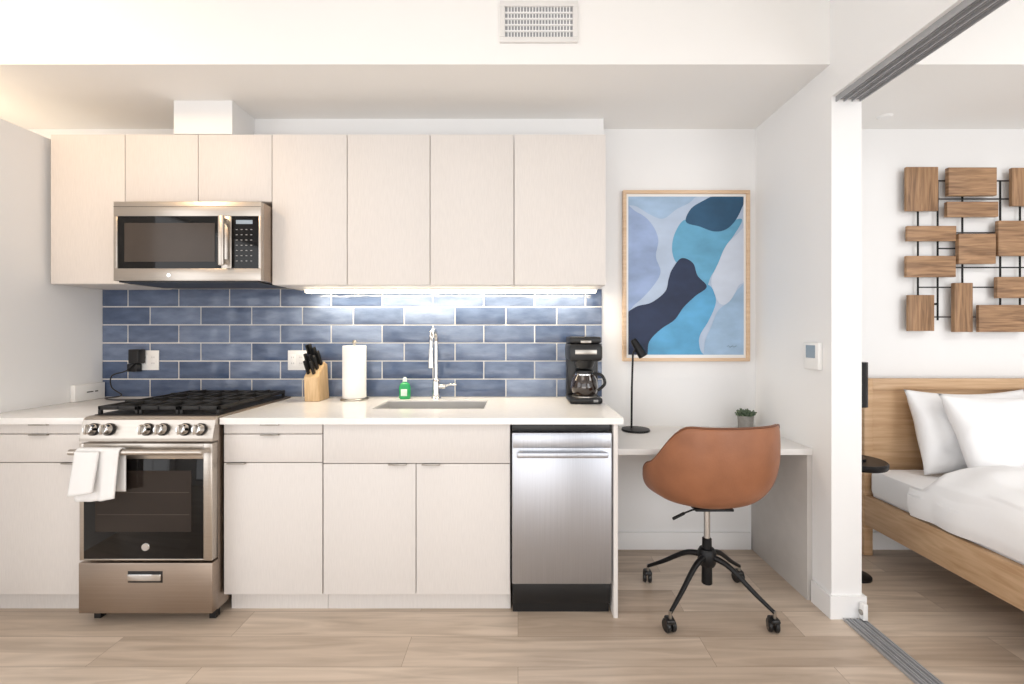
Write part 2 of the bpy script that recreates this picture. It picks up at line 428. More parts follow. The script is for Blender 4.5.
# ------------------------------------------------------------------ range
rx0, rx1 = -1.984, -1.380
rc = (rx0+rx1)/2; FY = 2.045
def oven():
    p = []
    p.append(box('body', rx0+0.003, rx1-0.003, FY+0.03, 2.735, 0.05, 0.925, M['steelD']))
    p.append(boxes('feet', [(rx0+0.02, rx0+0.05, FY+0.04, FY+0.07, 0, 0.05), (rx1-0.05, rx1-0.02, FY+0.04, FY+0.07, 0, 0.05),
                            (rx0+0.02, rx0+0.05, 2.65, 2.68, 0, 0.05), (rx1-0.05, rx1-0.02, 2.65, 2.68, 0, 0.05)], M['black']))
    bm = bmesh.new()
    prof = [(FY+0.03, 0.832), (FY-0.012, 0.832), (FY-0.012, 0.845), (FY+0.008, 0.925), (FY+0.022, 0.937), (FY+0.03, 0.937)]
    a = [bm.verts.new((rx0, y, z)) for y, z in prof]; b = [bm.verts.new((rx1, y, z)) for y, z in prof]
    bm.faces.new(a); bm.faces.new(b[::-1])
    for i in range(len(prof)):
        j = (i+1) % len(prof); bm.faces.new((a[i], a[j], b[j], b[i]))
    p.append(finish('control_panel', bm, M['steel']))
    nrm = Vector((0, -0.08, 0.02)).normalized()
    for i, x in enumerate([-1.925, -1.855, -1.682, -1.610, -1.510, -1.44]):
        c = Vector((x, FY-0.003, 0.884))
        p.append(cyl('knob_ring_%d' % i, c, c+nrm*0.008, 0.028, M['black'], bev=0.001))
        p.append(cyl('knob_%d' % i, c+nrm*0.008, c+nrm*0.036, 0.0245, M['chrome'], r1=0.021, bev=0.003))
        p.append(box('knob_grip_%d' % i, x-0.005, x+0.005, c.y-0.046, c.y-0.034, 0.870, 0.912, M['steel'], 0.002))
    p.append(box('cooktop', rx0, rx1, FY+0.03, 2.735, 0.925, 0.939, M['steelD'], 0.003))
    p.append(box('cooktop_well', rx0+0.012, rx1-0.012, FY+0.05, 2.72, 0.939, 0.942, M['iron'], 0.001))
    for i, (bx, by, r) in enumerate([(-0.19, 2.23, .04), (0.19, 2.23, .05), (-0.19, 2.55, .045), (0.19, 2.55, .035), (0, 2.39, .045)]):
        p.append(lathe('burner_%d' % i, [(0, 0), (r+.012, 0), (r+.01, .008), (r, .009), (r, .018), (r-.006, .021), (0, .021)], (rc+bx, by, 0.942), M['iron']))
    gb = []
    gz0, gz1 = 0.962, 0.980
    w3 = (rx1-rx0-0.03)/3
    for k in range(3):
        a0 = rx0+0.015+k*w3+0.003; a1 = a0+w3-0.006
        y0, y1 = FY+0.06, 2.70
        for xx in (a0, a1-0.014): gb.append((xx, xx+0.014, y0, y1, gz0, gz1))
        for yy in (y0, (y0+y1)/2-0.007, y1-0.014): gb.append((a0, a1, yy, yy+0.014, gz0, gz1))
        for f in (0.25, 0.75):
            yc = y0+(y1-y0)*f
            gb.append((a0, a1, yc-0.006, yc+0.006, gz0, gz1+0.004))
        xc = (a0+a1)/2
        gb.append((xc-0.006, xc+0.006, y0, y1, gz0, gz1+0.004))
        for xx in (a0, a1-0.014):
            for yy in (y0, y1-0.014): gb.append((xx, xx+0.014, yy, yy+0.014, 0.942, gz0))
    p.append(boxes('grates', gb, M['iron'], 0.002))
    dz0, dz1 = 0.293, 0.822
    p.append(boxes('oven_door', [(rx0+0.002, rx0+0.022, FY-0.012, FY+0.028, dz0, dz1), (rx1-0.042, rx1-0.002, FY-0.012, FY+0.028, dz0, dz1),
        (rx0+0.022, rx1-0.042, FY-0.012, FY+0.028, 0.752, dz1), (rx0+0.022, rx1-0.042, FY-0.012, FY+0.028, dz0, dz0+0.008)], M['steel'], 0.002))
    p.append(box('oven_window', rx0+0.022, rx1-0.042, FY-0.0125, FY+0.026, dz0+0.008, 0.752, M['glassK'], 0.001))
    p.append(box('oven_window_inner', rx0+0.075, rx1-0.095, FY-0.0133, FY-0.0125, dz0+0.13, 0.70, M['glassO']))
    p.append(boxes('oven_racks', [(rx0+0.085, rx1-0.105, FY-0.0138, FY-0.0133, z, z+0.003) for z in (0.50, 0.60)], M['glassW']))
    p.append(lathe('badge', [(0, 0.003), (0.016, 0.003), (0.018, 0)], (rc, FY-0.013, 0.355), M['chrome'], rot=Matrix.Rotation(math.pi/2, 3, 'X')))
    p.append(cyl('handle', (rx0+0.004, FY-0.06, 0.795), (rx1-0.01, FY-0.06, 0.795), 0.013, M['steel'], bev=0.003))
    p.append(boxes('handle_posts', [(rx0+0.008, rx0+0.026, FY-0.06, FY-0.01, 0.786, 0.804), (rx1-0.035, rx1-0.015, FY-0.06, FY-0.01, 0.786, 0.804)], M['steel'], 0.002))
    p.append(box('drawer', rx0, rx1, FY-0.014, FY+0.028, 0.055, 0.283, M['steelD'], 0.003))
    p.append(box('drawer_pull_recess', rc-0.078, rc+0.078, FY-0.0155, FY-0.014, 0.195, 0.247, M['black'], 0.0003))
    p.append(box('drawer_pull', rc-0.075, rc+0.075, FY-0.024, FY-0.014, 0.206, 0.236, M['chrome'], 0.003))
    group('gas_range', p)
oven()

# dish towel folded over the oven handle
def towel():
    bm = bmesh.new(); nx, ns = 22, 40
    x0, x1 = -1.935, -1.745; hy, hz, r = FY-0.06, 0.797, 0.0175
    def path(s):
        Lb, Lf = 0.18, 0.200; arc = math.pi*r; T = Lb+arc+Lf; d = s*T
        if d < Lb: return (hy+r, hz-(Lb-d), 1-d/Lb)
        if d < Lb+arc:
            a = (d-Lb)/r; return (hy+r*math.cos(a), hz+r*math.sin(a), 0)
        return (hy-r, hz-(d-Lb-arc), (d-Lb-arc)/Lf)
    g = []
    for i in range(nx+1):
        row = []; u = i/nx
        for j in range(ns+1):
            s = j/ns; y, z, h = path(s)
            x = x0+(x1-x0)*u
            front = s > 0.55
            if front:
                x += (0.5-u)*0.02*h
                y -= 0.003*h + 0.006*h*(1+math.sin(u*9.0+0.6)) + 0.003*math.sin(u*21)*h
                z -= 0.010*h*math.sin(u*3.2+0.4)
            row.append(bm.verts.new((x, y, z)))
        g.append(row)
    for i in range(nx):
        for j in range(ns): bm.faces.new((g[i][j], g[i+1][j], g[i+1][j+1], g[i][j+1]))
    o = finish('dish_towel_cloth', bm, M['towel'], True, None)
    sm = o.modifiers.new('sol', 'SOLIDIFY'); sm.thickness = 0.005; sm.offset = 0
    bm = bmesh.new(); g = []
    for i in range(13):
        row = []
        for j in range(17):
            u, h = i/12, j/16
            x = -1.926+0.105*u - 0.014*h; y = hy-r-0.007-0.018*h-0.006*math.sin(u*3.1)
            z = hz+0.008-0.190*h + 0.016*u*h
            row.append(bm.verts.new((x, y, z)))
        g.append(row)
    for i in range(12):
        for j in range(16): bm.faces.new((g[i][j], g[i+1][j], g[i+1][j+1], g[i][j+1]))
    o2 = finish('dish_towel_fold', bm, M['towel'], True, None)
    sm = o2.modifiers.new('sol', 'SOLIDIFY'); sm.thickness = 0.006
    group('dish_towel', [o, o2])
towel()

# ------------------------------------------------------------------ microwave
mx0, mx1, my = -2.086, -1.326, 2.32
def microwave():
    p = [box('body', mx0, mx1, my+0.03, 2.742, 1.592, 2.0, M['steelD'], 0.003)]
    p.append(boxes('front_frame', [(mx0, mx1, my, my+0.03, 1.925, 2.0), (mx0, mx1, my, my+0.03, 1.592, 1.655),
        (mx0, mx0+0.020, my, my+0.03, 1.655, 1.925), (-1.530, -1.478, my, my+0.03, 1.655, 1.925), (mx1-0.012, mx1, my, my+0.03, 1.655, 1.925)], M['steel'], 0.0015))
    p.append(box('window', mx0+0.020, -1.530, my+0.004, my+0.03, 1.655, 1.925, M['glassK']))
    p.append(box('window_inner', mx0+0.055, -1.565, my+0.002, my+0.004, 1.69, 1.89, M['glassW']))
    p.append(box('control_panel', -1.478, mx1-0.012, my+0.003, my+0.03, 1.655, 1.925, M['glassK']))
    p.append(box('display', -1.455, -1.37, my+0.0015, my+0.003, 1.885, 1.905, M['lcd']))
    bt = []
    for r in range(7):
        for c in range(4):
            xx = -1.456+c*0.025; zz = 1.858-r*0.027
            bt.append((xx, xx+0.009, my+0.0018, my+0.003, zz-0.004, zz))
    p.append(boxes('buttons', bt, M['button']))
    p.append(box('handle', -1.520, -1.490, my-0.045, my-0.030, 1.665, 1.92, M['steel'], 0.006))
    p.append(boxes('handle_posts', [(-1.514, -1.496, my-0.032, my+0.001, 1.675, 1.70), (-1.514, -1.496, my-0.032, my+0.001, 1.885, 1.91)], M['steel'], 0.002))
    p.append(box('vent_grille', mx0+0.02, mx1-0.02, my+0.01, my+0.3, 1.584, 1.592, M['black']))
    p.append(box('seam', mx0, mx1, my-0.0008, my+0.001, 1.9725, 1.9745, M['black']))
    p.append(lathe('badge', [(0, 0.002), (0.010, 0.002), (0.011, 0)], (-1.80, my, 1.62), M['chrome'], rot=Matrix.Rotation(math.pi/2, 3, 'X')))
    group('microwave_oven', p)
microwave()

# ------------------------------------------------------------------ small wall items
def outlet(xc, zc, y):
    w = 0.057
    p = [box('plate', xc-w, xc+w, y-0.006, y, zc-0.06, zc+0.06, M['white'], 0.002)]
    for sx in (-0.025, 0.025):
        p.append(box('socket', xc+sx-0.017, xc+sx+0.017, y-0.009, y-0.006, zc-0.035, zc+0.035, M['white'], 0.002))
        p.append(boxes('slots', [(xc+sx+q, xc+sx+q+0.002, y-0.0095, y-0.009, zc+dz-0.005, zc+dz+0.005) for dz in (-0.018, 0.018) for q in (-0.007, 0.005)], M['aluD']))
    return p
TY = BW-0.0141
group('wall_outlet', outlet(-1.345, 1.157, TY))
group('wall_outlet', outlet(-2.245, 1.157, TY))
cord = catmull([(-2.285, 2.69, 1.16), (-2.33, 2.68, 1.10), (-2.40, 2.66, 1.07), (-2.42, 2.68, 1.0), (-2.37, 2.69, 0.95), (-2.44, 2.66, 0.937), (-2.30, 2.6, 0.936), (-2.12, 2.66, 0.936)], 8)
group('power_adapter', [box('plug', -2.325, -2.262, TY-0.065, TY-0.0105, 1.14, 1.225, M['black'], 0.006),
                        box('plug_small', -2.345, -2.285, TY-0.05, TY-0.0105, 1.09, 1.138, M['black'], 0.005),
                        tube('cord', cord, 0.0038, M['black'])])
group('info_card', [box('card', LW+0.002, LW+0.03, 2.55, 2.735, CT+0.0005, 1.025, M['white'], 0.002),
                    boxes('print', [(LW+0.03, LW+0.0305, 2.62, 2.66, 0.975, 0.981), (LW+0.03, LW+0.0305, 2.67, 2.69, 0.975, 0.981)], M['black'])])
group('thermostat', [box('body', RW-0.022, RW, 2.15, 2.262, 1.145, 1.275, M['white'], 0.004),
                     box('screen', RW-0.0235, RW-0.022, 2.172, 2.24, 1.20, 1.262, M['lcd'])])
def vent():
    x0, x1, z0, z1, y = -0.084, 0.278, 2.672, 2.862, CF
    p = [box('backing', x0+0.01, x1-0.01, y-0.004, y-0.0005, z0+0.01, z1-0.01, M['duct'])]
    t = 0.024
    p.append(boxes('frame', [(x0, x1, y-0.014, y, z0, z0+t), (x0, x1, y-0.014, y, z1-t, z1), (x0, x0+t, y-0.014, y, z0+t, z1-t), (x1-t, x1, y-0.014, y, z0+t, z1-t)], M['desk'], 0.002))
    fins = []
    n = 22
    for i in range(1, n):
        x = x0+t+(x1-x0-2*t)*i/n; fins.append((x-0.0025, x+0.0025, y-0.011, y-0.004, z0+t, z1-t))
    for i in range(1, 5):
        z = z0+t+(z1-z0-2*t)*i/5; fins.append((x0+t, x1-t, y-0.012, y-0.004, z-0.003, z+0.003))
    p.append(boxes('fins', fins, M['trim']))
    group('air_vent', p)
vent()
lathe('ceiling_sprinkler', [(0, -0.012), (0.03, -0.010), (0.04, 0)], (2.12, 2.6, SOF), M['white'])

# ------------------------------------------------------------------ framed abstract print
def art():
    x0, x1, z0, z1 = 0.638, 1.408, 1.151, 2.190
    p = []; t = 0.020
    p.append(boxes('frame', [(x0, x1, BW-0.032, BW-0.002, z0, z0+t), (x0, x1, BW-0.032, BW-0.002, z1-t, z1), (x0, x0+t, BW-0.032, BW-0.002, z0+t, z1-t), (x1-t, x1, BW-0.032, BW-0.002, z0+t, z1-t)], M['oak'], 0.001))
    p.append(box('mount', x0+t, x1-t, BW-0.018, BW-0.004, z0+t, z1-t, M['white']))
    a0, a1, b0, b1 = x0+t+0.014, x1-t-0.014, z0+t+0.02, z1-t-0.016
    def shape(n, pts, c, k, smooth=True, var=0.16):
        P = [Vector((u, v, 0)) for u, v in pts]
        Q = catmull(P, 8, True) if smooth else P
        bm = bmesh.new(); vs = []
        for q in Q:
            u = min(max(q.x, 0), 1); v = min(max(q.y, 0), 1)
            vs.append(bm.verts.new((a0+(a1-a0)*u, BW-0.0182-0.0003*k, b1-(b1-b0)*v)))
        f = bm.faces.new(vs); f.normal_update()
        if f.normal.y > 0: f.normal_flip()
        bmesh.ops.triangulate(bm, faces=[f])
        me = bpy.data.meshes.new(n); bm.to_mesh(me); bm.free()
        me.materials.append(mat('paint_'+n, c, 0.6, var=var, nscale=(6, 6, 10)))
        o = bpy.data.objects.new(n, me); col.objects.link(o); p.append(o)
    shape('ground', [(0, 0), (1, 0), (1, 1), (0, 1)], rgb(180, 196, 218), 0, False, var=0.08)
    shape('wash_left', [(-.1, .08), (.08, .10), (.20, .17), (.26, .27), (.24, .38), (.28, .48), (.20, .58), (.06, .68), (-.1, .74)], rgb(148, 168, 204), 1)
    shape('wash_top', [(-.1, -.1), (.62, -.1), (.56, .02), (.42, .08), (.30, .14), (.18, .11), (.06, .06), (-.1, .04)], rgb(158, 184, 212), 2)
    shape('sky_patch', [(.40, .24), (.48, .15), (.60, .16), (.74, .19), (.98, .14), (.92, .24), (.84, .32), (.80, .42), (.72, .50), (.66, .60), (.56, .54), (.52, .44), (.42, .42), (.38, .34)], rgb(100, 164, 198), 3)
    shape('teal_patch', [(.50, .16), (.54, .08), (.64, .03), (.80, -.02), (1.02, -.02), (.98, .08), (.92, .16), (.84, .21), (.74, .22), (.62, .19)], rgb(44, 84, 116), 4)
    shape('navy', [(.38, .46), (.46, .39), (.56, .42), (.60, .50), (.68, .57), (.58, .63), (.48, .70), (.40, .78), (.28, .84), (.18, .92), (.14, 1.04), (-.08, 1.04), (-.04, .78), (.06, .70), (.20, .67), (.32, .60), (.35, .52)], rgb(38, 50, 78), 6, var=0.22)
    shape('blue_lower', [(.14, 1.08), (.18, .92), (.28, .83), (.40, .75), (.48, .67), (.58, .60), (.70, .56), (.76, .66), (.70, .78), (.62, .88), (.62, .96), (.66, 1.08)], rgb(92, 162, 204), 5)
    shape('pale_right', [(.72, .52), (.78, .42), (.84, .32), (.94, .24), (1.1, .16), (1.1, .50), (.96, .56), (.90, .66), (.80, .68), (.74, .60)], rgb(200, 210, 226), 7, var=0.06)
    shape('mist_right', [(.78, .72), (.88, .66), (.96, .58), (1.1, .54), (1.1, 1.1), (.70, 1.1), (.66, .94), (.72, .82)], rgb(158, 186, 214), 8)
    p.append(tube('signature', [(a1-0.10+0.008*i, BW-0.0215, b0+0.05+0.006*math.sin(i*2.1)) for i in range(8)], 0.0009, M['black']))
    group('framed_abstract_print', p)
art()

# ------------------------------------------------------------------ desk
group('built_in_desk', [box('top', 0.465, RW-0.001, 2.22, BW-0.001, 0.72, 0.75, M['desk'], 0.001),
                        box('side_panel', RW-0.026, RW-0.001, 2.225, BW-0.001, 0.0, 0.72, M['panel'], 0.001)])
lx, ly = 0.70, 2.64
e0 = Vector((lx-0.026, ly, 1.285)); e1 = Vector((lx+0.036, ly-0.01, 1.18))
group('desk_lamp', [lathe('base', [(0, 0), (0.08, 0), (0.082, 0.004), (0.08, 0.012), (0.03, 0.017), (0, 0.018)], (lx-0.01, ly, 0.75), M['blackM']),
    tube('stem', [(lx-0.034, ly, 0.765), (lx-0.032, ly, 1.0), (lx-0.026, ly, 1.20), (lx-0.007, ly, 1.235)], 0.006, M['blackM']),
    lathe('shade', [(0, 0), (0.015, 0), (0.019, 0.01), (0.027, 0.115), (0.024, 0.116), (0.017, 0.014), (0, 0.012)], e0, M['blackM'], rot=(e1-e0).to_track_quat('Z', 'Y').to_matrix())])
def plant():
    c = Vector((1.335, 2.64, 0.75)); p = []
    p.append(lathe('pot', [(0, 0), (0.036, 0), (0.040, 0.01), (0.044, 0.090), (0.039, 0.090), (0.037, 0.080), (0, 0.080)], c, M['pot']))
    bm = bmesh.new()
    for k in range(60):
        a = k*2.399; t = k/60; el = 0.25+1.15*(1-t)**0.7
        ln = 0.034+0.016*random.random(); r0 = 0.006+0.020*t
        d = Vector((math.cos(a)*math.cos(el), math.sin(a)*math.cos(el), math.sin(el)))
        b0 = c+Vector((math.cos(a)*r0, math.sin(a)*r0, 0.083))
        side = d.cross(Vector((0, 0, 1))).normalized()*0.008; up = side.cross(d).normalized()*0.004
        pts = [b0-side*0.4, b0+side*0.4, b0+d*ln*0.6+side, b0+d*ln, b0+d*ln*0.6-side]
        top = [bm.verts.new(q+up) for q in pts]; bot = [bm.verts.new(q-up*0.6) for q in pts]
        bm.faces.new(top); bm.faces.new(bot[::-1])
        for i in range(5): bm.faces.new((top[i], bot[i], bot[(i+1) % 5], top[(i+1) % 5]))
    p.append(finish('leaves', bm, M['leaf']))
    group('potted_succulent', p)
plant()

# ------------------------------------------------------------------ office chair
def chair():
    cx, cy = 0.915, 2.18; yaw = math.radians(8)
    R = Matrix.Rotation(yaw, 3, 'Z'); p = []
    C = Vector((cx, cy, 0))
    bm = bmesh.new(); NT, NS = 80, 26
    def sm(a, b, x):
        t = min(max((x-a)/(b-a), 0), 1); return t*t*(3-2*t)
    ZB = 0.523
    center = bm.verts.new(R @ Vector((0, 0, ZB+0.010)) + C)
    rings = []
    for s in range(1, NS+1):
        t = s/NS; ring = []
        for k in range(NT):
            th = 2*math.pi*k/NT            # 0 = back
            d = abs((th+math.pi) % (2*math.pi)-math.pi)
            hb = 1-sm(0.80, 1.60, d)
            ha = 1-sm(1.5, 2.6, d)
            h = 0.012+0.180*ha+0.205*hb
            n = 2.7
            ca, sa = math.sin(th), -math.cos(th)
            rr = 1/((abs(ca)/0.243)**n+(abs(sa)/0.225)**n)**(1/n)
            flare = 1.12*ha+1.04*(1-ha)
            top_in = 1-0.07*hb
            P = [(0, ZB+0.010), (rr*0.90, ZB-0.008), (rr*flare*1.05, ZB+h*0.25), (rr*flare*top_in, ZB+h)]
            a = 1-t
            r = a**3*P[0][0]+3*a*a*t*P[1][0]+3*a*t*t*P[2][0]+t**3*P[3][0]
            z = a**3*P[0][1]+3*a*a*t*P[1][1]+3*a*t*t*P[2][1]+t**3*P[3][1]
            y = sa*r
            if hb > 0: y -= 0.02*hb*t**2
            ring.append(bm.verts.new(R @ Vector((ca*r, y, z)) + C))
        rings.append(ring)
    for k in range(NT): bm.faces.new((center, rings[0][k], rings[0][(k+1) % NT]))
    for a, b in zip(rings, rings[1:]):
        for k in range(NT):
            j = (k+1) % NT; bm.faces.new((a[k], a[j], b[j], b[k]))
    rim = []
    for v in rings[-1]:
        o = Vector((v.co.x-cx, v.co.y-cy, 0)).normalized()
        rim.append(v.co+o*0.021+Vector((0, 0, -0.004)))
    sh = finish('bucket_shell', bm, M['leather'], True, None)
    so = sh.modifiers.new('sol', 'SOLIDIFY'); so.thickness = 0.024; so.offset = 1
    bv = sh.modifiers.new('sub', 'SUBSURF'); bv.levels = 1; bv.render_levels = 1
    p.append(sh)
    p.append(tube('rim_piping', rim, 0.0042, M['piping'], closed=True))
    p.append(lathe('seat_cushion', [(0, 0.0), (0.17, 0.0), (0.19, 0.012), (0.19, 0.026), (0.17, 0.038), (0, 0.044)], (cx, cy, ZB+0.012), M['leather'], sy=0.95))
    p.append(box('seat_plate', cx-0.09, cx+0.09, cy-0.09, cy+0.09, 0.490, 0.502, M['blackM'], 0.004))
    p.append(cyl('gas_lift', (cx, cy, 0.30), (cx, cy, 0.491), 0.015, M['chrome']))
    p.append(cyl('lift_sleeve', (cx, cy, 0.11), (cx, cy, 0.33), 0.025, M['blackM'], r1=0.022, bev=0.003))
    p.append(lathe('hub', [(0, 0.20), (0.035, 0.20), (0.042, 0.215), (0.042, 0.265), (0.034, 0.28), (0, 0.28)], (cx, cy, 0), M['blackM']))
    lv = [R @ Vector(q) + C for q in [(-0.03, -0.03, 0.488), (-0.10, -0.04, 0.485), (-0.14, -0.045, 0.475), (-0.20, -0.048, 0.452)]]
    p.append(tube('height_lever', lv, 0.004, M['blackM'])); p.append(cyl('lever_grip', lv[2], lv[3], 0.007, M['blackM'], bev=0.002))
    for i, (ex, ey) in enumerate([(0.214, -0.20), (-0.245, -0.20), (-0.228, 0.20), (0.255, 0.20)]):
        e = Vector((cx+ex, cy+ey, 0)); dr = Vector((ex, ey, 0)).normalized()
        pts = catmull([(cx+dr.x*0.03, cy+dr.y*0.03, 0.245), (cx+ex*0.35, cy+ey*0.35, 0.225), (cx+ex*0.72, cy+ey*0.72, 0.145), (e.x, e.y, 0.090)], 6)
        p.append(tube('leg_%d' % (i+1), pts, 0.0135, M['blackM'], radii=[1.1-0.5*k/(len(pts)-1) for k in range(len(pts))]))
        p.append(cyl('caster_stem_%d' % (i+1), (e.x, e.y, 0.05), (e.x, e.y, 0.098), 0.007, M['nickel']))
        sd = (Vector((1, 0.25*(1 if i % 2 else -1), 0))).normalized()
        cc = Vector((e.x, e.y+0.012, 0.029))
        for s_ in (-1, 1):
            p.append(cyl('caster_wheel_%d' % (i+1), cc+sd*0.004*s_, cc+sd*0.023*s_, 0.029, M['black'], bev=0.005))
        p.append(box('caster_hood_%d' % (i+1), e.x-0.020, e.x+0.020, e.y-0.018, e.y+0.03, 0.045, 0.066, M['black'], 0.008))
    group('office_chair', p)
chair()

# ------------------------------------------------------------------ counter objects
px_, py_ = -0.965, 2.655
group('paper_towel_holder', [lathe('base', [(0, 0), (0.08, 0), (0.08, 0.008), (0.075, 0.012), (0, 0.012)], (px_, py_, CT), M['nickel']),
    lathe('paper_roll', [(0.02, 0), (0.066, 0), (0.067, 0.003), (0.067, 0.302), (0.066, 0.305), (0.02, 0.305), (0.02, 0)], (px_, py_, CT+0.013), M['paper']),
    cyl('rod', (px_, py_, CT+0.012), (px_, py_, CT+0.335), 0.006, M['nickel'], bev=0.002),
    lathe('finial', [(0, 0), (0.011, 0.003), (0.013, 0.012), (0.008, 0.02), (0, 0.022)], (px_, py_, CT+0.33), M['nickel'])])
def knives():
    kx, ky = -1.18, 2.64
    bm = bmesh.new()
    prof = [(-0.065, 0), (0.075, 0), (0.078, 0.205), (0.045, 0.222), (-0.055, 0.14)]
    a = [bm.verts.new((kx-0.042-0.06*z, ky+y, CT+z)) for y, z in prof]; b = [bm.verts.new((kx+0.042-0.06*z, ky+y, CT+z)) for y, z in prof]
    bm.faces.new(a); bm.faces.new(b[::-1])
    for i in range(5): bm.faces.new((a[i], a[(i+1) % 5], b[(i+1) % 5], b[i]))
    bmesh.ops.bevel(bm, geom=list(bm.edges), offset=0.003, segments=2, affect='EDGES')
    p = [finish('block', bm, M['bamboo'], True)]
    n = Vector((-0.10, -0.40, 0.95)).normalized()
    k = 0
    for (dx, f, L) in [(-0.028, 0.85, 0.125), (-0.01, 0.85, 0.13), (0.010, 0.85, 0.11), (0.028, 0.8, 0.09), (-0.028, 0.5, 0.10), (-0.005, 0.5, 0.095), (0.018, 0.5, 0.09), (-0.02, 0.2, 0.085), (0.012, 0.2, 0.08)]:
        b0 = Vector((kx+dx-0.012, ky-0.055+0.10*f, CT+0.14+0.082*f))
        q = n.to_track_quat('Z', 'Y').to_matrix(); c = b0+n*(L/2)
        bm = bmesh.new(); add_box(bm, c.x-0.006, c.x+0.006, c.y-0.010, c.y+0.010, c.z-L/2, c.z+L/2, 0.003, q)
        p.append(finish('knife_handle_%d' % k, bm, M['black'], True)); k += 1
    group('knife_block', p)
knives()
sx_, sy_ = -0.675, 2.685
group('dish_soap_bottle', [
    lathe('bottle', [(0, 0), (0.030, 0), (0.034, 0.006), (0.034, 0.07), (0.028, 0.090), (0.012, 0.100), (0.011, 0.105), (0, 0.105)], (sx_, sy_, CT), M['green'], sy=0.65),
    lathe('cap', [(0, 0), (0.013, 0), (0.012, 0.02), (0.006, 0.026), (0, 0.027)], (sx_, sy_, CT+0.103), M['greenL']),
    box('label', sx_-0.018, sx_+0.018, sy_-0.0255, sy_-0.019, CT+0.02, CT+0.06, M['greenL'], 0.001)])
def coffee():
    c = Vector((0.375, 2.58, CT)); x, y, z = c; p = []
    p.append(box('base', x-0.092, x+0.092, y-0.11, y+0.12, z+0.002, z+0.035, M['black'], 0.012))
    p.append(box('tower', x-0.09, x+0.09, y+0.03, y+0.12, z+0.03, z+0.34, M['black'], 0.012))
    p.append(box('water_tank_head', x-0.094, x+0.094, y-0.10, y+0.12, z+0.235, z+0.335, M['black'], 0.02))
    p.append(box('lid', x-0.088, x+0.088, y-0.085, y+0.115, z+0.335, z+0.372, M['black'], 0.010))
    p.append(box('lid_latch', x-0.03, x+0.03, y-0.10, y-0.07, z+0.336, z+0.352, M['nickel'], 0.004))
    p.append(box('badge_strip', x-0.06, x+0.06, y-0.103, y-0.099, z+0.275, z+0.30, M['nickel'], 0.001))
    p.append(lathe('hot_plate', [(0, 0), (0.07, 0), (0.07, 0.006), (0, 0.006)], (x, y-0.035, z+0.035), M['nickel']))
    p.append(lathe('filter_basket', [(0, 0), (0.045, 0), (0.065, 0.045), (0, 0.045)], (x, y-0.035, z+0.195), M['black']))
    p.append(lathe('carafe', [(0, 0), (0.055, 0), (0.068, 0.012), (0.078, 0.045), (0.070, 0.09), (0.054, 0.118), (0.052, 0.125), (0, 0.125)], (x, y-0.035, z+0.042), M['coffee']))
    p.append(lathe('carafe_band', [(0.0535, 0), (0.056, 0.0), (0.055, 0.012), (0.0525, 0.012)], (x, y-0.035, z+0.152), M['chrome']))
    p.append(lathe('carafe_lid', [(0, 0), (0.052, 0), (0.050, 0.015), (0.03, 0.022), (0, 0.022)], (x, y-0.035, z+0.166), M['black']))
    hp = catmull([(x+0.045, y-0.075, z+0.165), (x+0.085, y-0.105, z+0.160), (x+0.100, y-0.115, z+0.115), (x+0.068, y-0.09, z+0.075)], 6)
    p.append(tube('carafe_handle', hp, 0.0085, M['black']))
    p.append(box('switch', x+0.04, x+0.065, y-0.113, y-0.109, z+0.012, z+0.026, M['button'], 0.001))
    group('coffee_maker', p)
coffee()

# ------------------------------------------------------------------ bedroom
def sculpture():
    B = [(2.331, 2.524, 2.058, 2.323), (2.578, 2.867, 2.148, 2.317), (2.572, 2.880, 2.022, 2.112), (2.964, 3.16, 2.088, 2.317),
         (2.337, 2.633, 1.877, 1.968), (2.639, 2.861, 1.739, 1.919), (2.88, 3.13, 1.787, 1.998), (2.331, 2.627, 1.660, 1.787),
         (2.343, 2.5, 1.335, 1.552), (2.614, 2.723, 1.329, 1.624), (2.873, 3.14, 1.534, 1.660), (2.765, 3.07, 1.329, 1.492),
         (3.22, 3.50, 2.18, 2.32), (3.22, 3.42, 1.92, 2.12), (3.19, 3.50, 1.76, 1.86), (3.22, 3.46, 1.50, 1.69), (3.14, 3.28, 1.33, 1.48), (3.34, 3.50, 1.33, 1.46)]
    p = []
    for i, b in enumerate(B):
        vert = (b[3]-b[2]) > (b[1]-b[0])
        dy = 0.003*((i*7) % 4)
        p.append(box('block_%d' % (i+1), b[0]+0.006, b[1]+0.006, 2.708-dy, 2.724, b[2], b[3], M['blockV' if vert else 'block'], 0.002))
    rods = []
    r = 0.0035
    for x, z0, z1 in [(2.43, 1.45, 2.2), (2.55, 1.40, 2.24), (2.70, 1.42, 2.25), (2.93, 1.42, 2.25), (3.05, 1.42, 2.25), (3.18, 1.42, 2.25), (3.36, 1.42, 2.25)]:
        rods.append((x-r, x+r, 2.731, 2.738, z0, z1))
    for z, a, b in ((2.245, 2.42, 3.4), (2.135, 2.55, 3.0), (1.93, 2.42, 3.4), (1.835, 2.55, 3.3), (1.72, 2.42, 3.2), (1.60, 2.42, 3.3), (1.42, 2.42, 3.4)):
        rods.append((a, b, 2.724, 2.731, z-r, z+r))
    p.append(boxes('rods', rods, M['blackM']))
    p.append(boxes('standoffs', [(x-0.006, x+0.006, 2.736, 2.76, z-0.006, z+0.006) for x in (2.55, 3.36) for z in (1.5, 2.2)], M['blackM']))
    group('wood_block_wall_sculpture', p)
sculpture()

